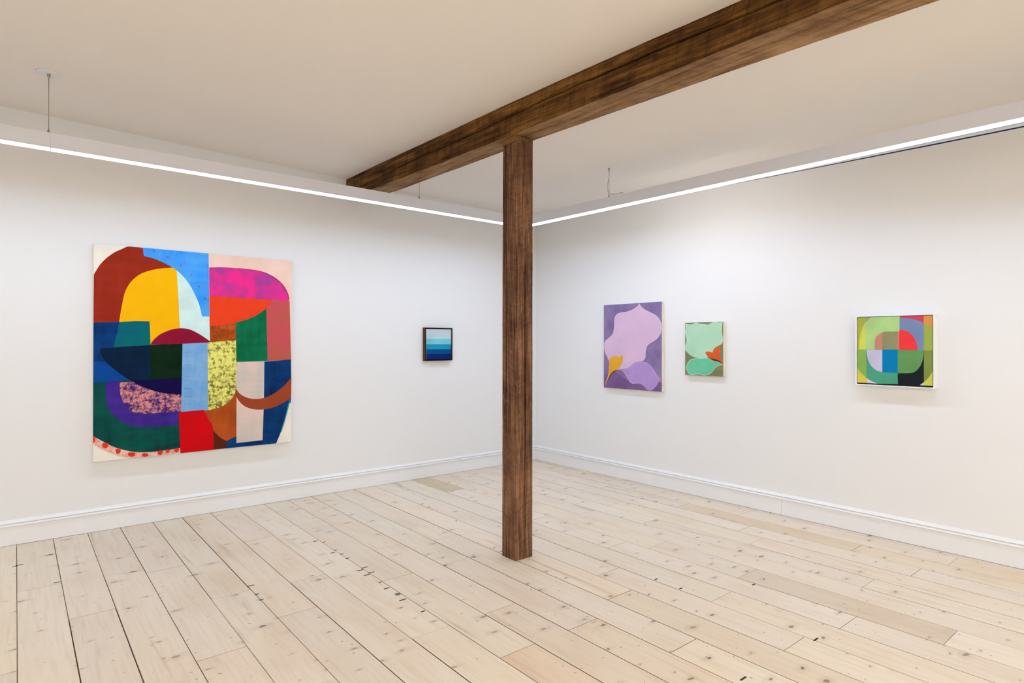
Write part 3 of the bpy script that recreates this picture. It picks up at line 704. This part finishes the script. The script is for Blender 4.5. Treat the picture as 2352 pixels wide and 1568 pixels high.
PURPLE = [
    ('orchidlo', [(-0.014,0.149), (0.194,0.206), (0.587,0.066), (1.007,0.108), (1.007,-0.007), (-0.013,-0.012)]),
    ('pinkrim', [(0.635,0.996), (0.656,0.968), (0.703,0.934), (0.772,0.904), (0.862,0.87), (0.929,0.837), (0.974,0.793), (0.996,0.739), (0.994,0.677), (0.968,0.631), (0.919,0.585), (0.852,0.554), (0.784,0.523), (0.749,0.483), (0.74,0.428), (0.738,0.38), (0.709,0.344), (0.657,0.329), (0.563,0.317), (0.491,0.284), (0.43,0.25), (0.357,0.234), (0.282,0.225), (0.168,0.213), (0.097,0.278), (0.091,0.328), (0.058,0.378), (0.019,0.428), (0.006,0.487), (0.006,0.538), (0.032,0.571), (0.103,0.609), (0.161,0.65), (0.183,0.696), (0.19,0.762), (0.193,0.82), (0.212,0.861), (0.256,0.891), (0.319,0.901), (0.417,0.908), (0.514,0.929), (0.586,0.958), (0.619,0.979)]),
    ('pinkpetal', [(0.631,0.99), (0.648,0.964), (0.697,0.929), (0.767,0.898), (0.857,0.864), (0.923,0.832), (0.965,0.79), (0.986,0.738), (0.984,0.678), (0.96,0.635), (0.912,0.59), (0.846,0.56), (0.776,0.528), (0.74,0.485), (0.73,0.428), (0.728,0.382), (0.702,0.35), (0.655,0.336), (0.559,0.324), (0.485,0.289), (0.425,0.256), (0.355,0.241), (0.281,0.232), (0.173,0.22), (0.108,0.281), (0.102,0.33), (0.069,0.381), (0.03,0.43), (0.018,0.488), (0.017,0.536), (0.041,0.566), (0.111,0.603), (0.171,0.646), (0.194,0.694), (0.202,0.761), (0.204,0.819), (0.222,0.857), (0.262,0.885), (0.321,0.894), (0.42,0.901), (0.519,0.922), (0.592,0.952), (0.627,0.974)]),
    ('lilacrim', [(0.301,0.224), (0.369,0.229), (0.431,0.247), (0.491,0.28), (0.539,0.305), (0.61,0.321), (0.68,0.326), (0.75,0.318), (0.807,0.295), (0.852,0.261), (0.886,0.227), (0.93,0.182), (0.991,0.137), (0.969,0.126), (0.936,0.09), (0.897,0.049), (0.852,0.016), (0.813,0.006), (0.762,0.015), (0.715,0.048), (0.657,0.073), (0.599,0.078), (0.527,0.067), (0.473,0.085), (0.431,0.128), (0.382,0.179), (0.332,0.214)]),
    ('lilacpetal', [(0.307,0.217), (0.372,0.221), (0.437,0.24), (0.498,0.273), (0.544,0.298), (0.612,0.313), (0.68,0.318), (0.746,0.31), (0.799,0.289), (0.843,0.256), (0.876,0.223), (0.921,0.177), (0.981,0.133), (0.961,0.13), (0.927,0.094), (0.888,0.054), (0.846,0.022), (0.813,0.014), (0.768,0.022), (0.723,0.054), (0.662,0.081), (0.599,0.086), (0.529,0.075), (0.482,0.091), (0.441,0.133), (0.392,0.184), (0.34,0.221)]),
    ('ochreshade', [(0.276,0.223), (0.207,0.213), (0.149,0.184), (0.104,0.136), (0.013,0.006), (0.078,0.089), (0.143,0.158), (0.207,0.198)]),
    ('ochre', [(0.097,0.32), (0.117,0.354), (0.155,0.375), (0.219,0.385), (0.288,0.375), (0.344,0.4), (0.349,0.35), (0.338,0.309), (0.307,0.275), (0.282,0.237), (0.257,0.224), (0.207,0.216), (0.143,0.183), (0.098,0.136), (0.059,0.076), (0.01,0.008), (0.046,0.083), (0.081,0.16), (0.095,0.236)]),
]
GREEN = [
    ('mintrim', [(0.008,0.978), (0.132,0.965), (0.208,0.974), (0.292,0.997), (0.395,0.973), (0.505,0.968), (0.622,0.953), (0.703,0.986), (0.809,1.001), (0.897,0.989), (0.984,0.997), (0.967,0.886), (0.97,0.785), (0.993,0.696), (0.998,0.658), (0.967,0.595), (0.862,0.557), (0.774,0.518), (0.739,0.454), (0.725,0.439), (0.668,0.402), (0.605,0.356), (0.56,0.336), (0.414,0.327), (0.284,0.338), (0.152,0.376), (0.057,0.434), (0.003,0.474), (-0.001,0.541), (0.028,0.607), (0.041,0.674), (0.018,0.74), (-0.001,0.821), (0.014,0.9)]),
    ('mint', [(0.017,0.97), (0.132,0.955), (0.212,0.965), (0.293,0.988), (0.392,0.964), (0.503,0.959), (0.624,0.944), (0.707,0.978), (0.81,0.992), (0.897,0.98), (0.973,0.993), (0.954,0.887), (0.958,0.784), (0.981,0.695), (0.986,0.66), (0.958,0.602), (0.856,0.565), (0.765,0.524), (0.728,0.458), (0.716,0.445), (0.659,0.409), (0.597,0.363), (0.557,0.345), (0.414,0.336), (0.287,0.347), (0.159,0.384), (0.066,0.441), (0.016,0.477), (0.012,0.539), (0.041,0.605), (0.055,0.674), (0.031,0.742), (0.012,0.821), (0.027,0.9)]),
    ('mintrim', [(0.019,0.148), (0.066,0.229), (0.133,0.29), (0.246,0.318), (0.414,0.327), (0.614,0.337), (0.686,0.306), (0.827,0.277), (0.932,0.247), (0.998,0.215), (0.898,0.2), (0.81,0.162), (0.739,0.096), (0.668,0.042), (0.56,0.009), (0.451,0.012), (0.358,0.032), (0.284,0.017), (0.19,0.007), (0.114,0.024), (0.057,0.076)]),
    ('jade', [(0.034,0.148), (0.08,0.224), (0.142,0.281), (0.249,0.308), (0.414,0.317), (0.612,0.327), (0.68,0.297), (0.823,0.267), (0.926,0.238), (0.986,0.219), (0.893,0.209), (0.801,0.169), (0.729,0.102), (0.66,0.051), (0.558,0.019), (0.454,0.022), (0.36,0.043), (0.282,0.027), (0.192,0.018), (0.124,0.033), (0.071,0.081)]),
    ('russet', [(0.632,0.331), (0.775,0.323), (0.898,0.291), (1.002,0.23), (0.88,0.265), (0.739,0.29)]),
    ('coral', [(0.545,0.452), (0.65,0.451), (0.73,0.434), (0.748,0.48), (0.81,0.531), (0.897,0.557), (0.974,0.605), (0.932,0.532), (0.915,0.443), (0.932,0.342), (0.967,0.28), (0.998,0.236), (0.898,0.293), (0.775,0.324), (0.668,0.331), (0.596,0.369), (0.56,0.407)]),
]
FRAMED = [
    ('f_ground', [(0.004,0.991), (0.994,0.994), (1.004,0.029), (0.017,0.027)]),
    ('f_olive', [(0.012,0.983), (0.14,0.983), (0.14,0.515), (0.014,0.514)]),
    ('f_sage', [(0.138,0.983), (0.247,0.984), (0.178,0.946), (0.138,0.907)]),
    ('f_lime', [(0.14,0.911), (0.102,0.85), (0.074,0.77), (0.057,0.68), (0.047,0.579), (0.045,0.514), (0.14,0.515)]),
    ('f_lightgreen', [(0.138,0.907), (0.178,0.946), (0.247,0.984), (0.58,0.982), (0.576,0.767), (0.46,0.769), (0.379,0.763), (0.325,0.742), (0.288,0.713), (0.265,0.674), (0.257,0.63), (0.257,0.516), (0.138,0.515)]),
    ('f_salmon', [(0.257,0.516), (0.257,0.63), (0.265,0.674), (0.288,0.713), (0.325,0.742), (0.359,0.757), (0.359,0.517)]),
    ('f_taupe', [(0.358,0.758), (0.46,0.769), (0.555,0.769), (0.553,0.518), (0.357,0.517)]),
    ('f_salmon', [(0.555,0.769), (0.577,0.768), (0.57,0.518), (0.553,0.518)]),
    ('f_crimson', [(0.58,0.982), (0.872,0.984), (0.874,0.876), (0.58,0.946)]),
    ('f_slate', [(0.58,0.956), (0.652,0.951), (0.737,0.937), (0.812,0.911), (0.874,0.879), (0.875,0.51), (0.795,0.512), (0.565,0.62), (0.577,0.789)]),
    ('f_red', [(0.576,0.79), (0.634,0.782), (0.686,0.762), (0.737,0.709), (0.77,0.648), (0.791,0.582), (0.799,0.513), (0.568,0.517)]),
    ('f_orange', [(0.872,0.984), (0.989,0.985), (0.991,0.781), (0.944,0.831), (0.874,0.879)]),
    ('f_leaf', [(0.874,0.879), (0.944,0.833), (0.991,0.781), (0.993,0.507), (0.875,0.51)]),
    ('f_grass', [(0.014,0.515), (0.143,0.515), (0.151,0.099), (0.102,0.149), (0.055,0.203), (0.019,0.262)]),
    ('f_mustard', [(0.019,0.262), (0.055,0.203), (0.102,0.149), (0.151,0.101), (0.155,0.035), (0.019,0.034)]),
    ('f_teal', [(0.142,0.515), (0.565,0.523), (0.555,0.192), (0.559,0.039), (0.297,0.032), (0.224,0.06), (0.149,0.103)]),
    ('f_lilac', [(0.146,0.514), (0.358,0.514), (0.358,0.199), (0.297,0.214), (0.242,0.249), (0.196,0.307), (0.163,0.391)]),
    ('f_pale', [(0.151,0.101), (0.224,0.06), (0.297,0.033), (0.153,0.035)]),
    ('f_black', [(0.555,0.191), (0.72,0.203), (0.779,0.233), (0.82,0.286), (0.849,0.348), (0.866,0.414), (0.875,0.51), (0.877,0.085), (0.829,0.04), (0.558,0.038)]),
    ('f_moss', [(0.556,0.517), (0.873,0.51), (0.866,0.414), (0.849,0.339), (0.82,0.277), (0.779,0.228), (0.72,0.198), (0.555,0.189)]),
    ('f_blue', [(0.358,0.514), (0.556,0.514), (0.555,0.192), (0.359,0.198)]),
    ('f_darkolive', [(0.875,0.51), (0.993,0.507), (0.995,0.273), (0.96,0.193), (0.919,0.131), (0.875,0.081)]),
    ('f_lime', [(0.995,0.278), (1,0.037), (0.875,0.037), (0.875,0.081), (0.919,0.131), (0.96,0.193)]),
    ('f_white', [(0.827,0.039), (0.875,0.08), (0.875,0.037)]),
]

# big painting on the left wall
xl, xr, zb, zt = 0.4712, 2.0212, 0.5618, 2.2791
W, H = xr-xl, zt-zb
r = tag(empty('abstract_painting', ((xl+xr)/2, YW, zb)), 'huge abstract canvas of bold overlapping coloured shapes on left wall', 'painting')
canvas_box(r, W, H, -0.059, PAINT['canvas'])
painted(r, W, H, -0.059, BIG, None)

# small framed stripes on the left wall
xl, xr, zb, zt = 3.497, 3.860, 1.302, 1.672
W, H = xr-xl, zt-zb
r = tag(empty('striped_painting', ((xl+xr)/2, YW, zb)), 'small blue striped painting in dark wooden frame beside the post', 'painting')
D = 0.047
frame_rails(r, W, H, 0, -D, -GAP, 0.0085, M_WALNUT)
frame_rails(r, W-0.0006, H-0.0006, 0.0003, -D-0.0014, -D-0.0002, 0.0079, PAINT['blackframe'])
box('backing_tray', -W/2+0.0088, W/2-0.0088, -0.010, -GAP, 0.0088, H-0.0088, PAINT['blackframe'], r)
w2, h2, z2 = 0.330, 0.338, 0.0165
pnl = box('stretched_canvas', -w2/2, w2/2, -D+0.004, -0.0105, z2, z2+h2, PAINT['linen'], r)
bands = [('s6', 0.0, .172), ('s5', .172, .332), ('s4', .332, .498), ('s3', .498, .672), ('s2', .672, .828), ('s1', .828, 1.0)]
V, Fc, mats, fm = [], [], [], []
for k, (key, a, b) in enumerate(bands):
    i0 = len(V); y = -D+0.0035
    V += [(-w2/2, y, z2+a*h2), (w2/2, y, z2+a*h2), (w2/2, y, z2+b*h2), (-w2/2, y, z2+b*h2)]
    Fc.append((i0, i0+1, i0+2, i0+3)); mats.append(PAINT[key]); fm.append(k)
mesh_obj('painted_surface', V, Fc, mats, r, fmats=fm)

# unframed purple and green canvases, framed grid painting on the right wall
def right_wall(name, label, yl, yr, zb):
    return tag(empty(name, (XW, (yl+yr)/2, zb), -math.pi/2), label, 'painting')
yl, yr, zb, zt = 4.588, 3.797, 1.000, 1.932
r = right_wall('petal_painting', 'purple canvas with large pale pink petal shape and yellow bud', yl, yr, zb)
canvas_box(r, yl-yr, zt-zb, -0.039, PAINT['linen'])
painted(r, yl-yr, zt-zb, -0.039, PURPLE, 'orchid')
tube('pencil_line', [((yl-yr)/2+0.0003, -0.039, 0.065), ((yl-yr)/2+0.0003, -0.002, 0.065)], 0.0011, PAINT['blackframe'], r, 6)
yl, yr, zb, zt = 3.516, 3.098, 1.187, 1.706
r = right_wall('petal_painting', 'small mint green canvas with orange flower on olive ground', yl, yr, zb)
canvas_box(r, yl-yr, zt-zb, -0.039, PAINT['linen'])
painted(r, yl-yr, zt-zb, -0.039, GREEN, 'olive')
yl, yr, zb, zt = 1.928, 1.400, 1.176, 1.718
W, H = yl-yr, zt-zb
r = right_wall('geometric_painting', 'white-framed painting of green, red and blue curved blocks, nearest on right wall', yl, yr, zb)
frame_rails(r, W, H, 0, -0.074, -GAP, 0.0075, PAINT['whiteframe'])
box('backing_tray', -W/2+0.0078, W/2-0.0078, -0.012, -GAP, 0.0078, H-0.0078, PAINT['f_ground'], r)
box('stretched_canvas', -W/2+0.0115, W/2-0.0115, -0.069, -0.0125, 0.0115, H-0.0115, PAINT['f_ground'], r)
painted(r, W, H, -0.0695, FRAMED[1:], None, inset=0.0118)
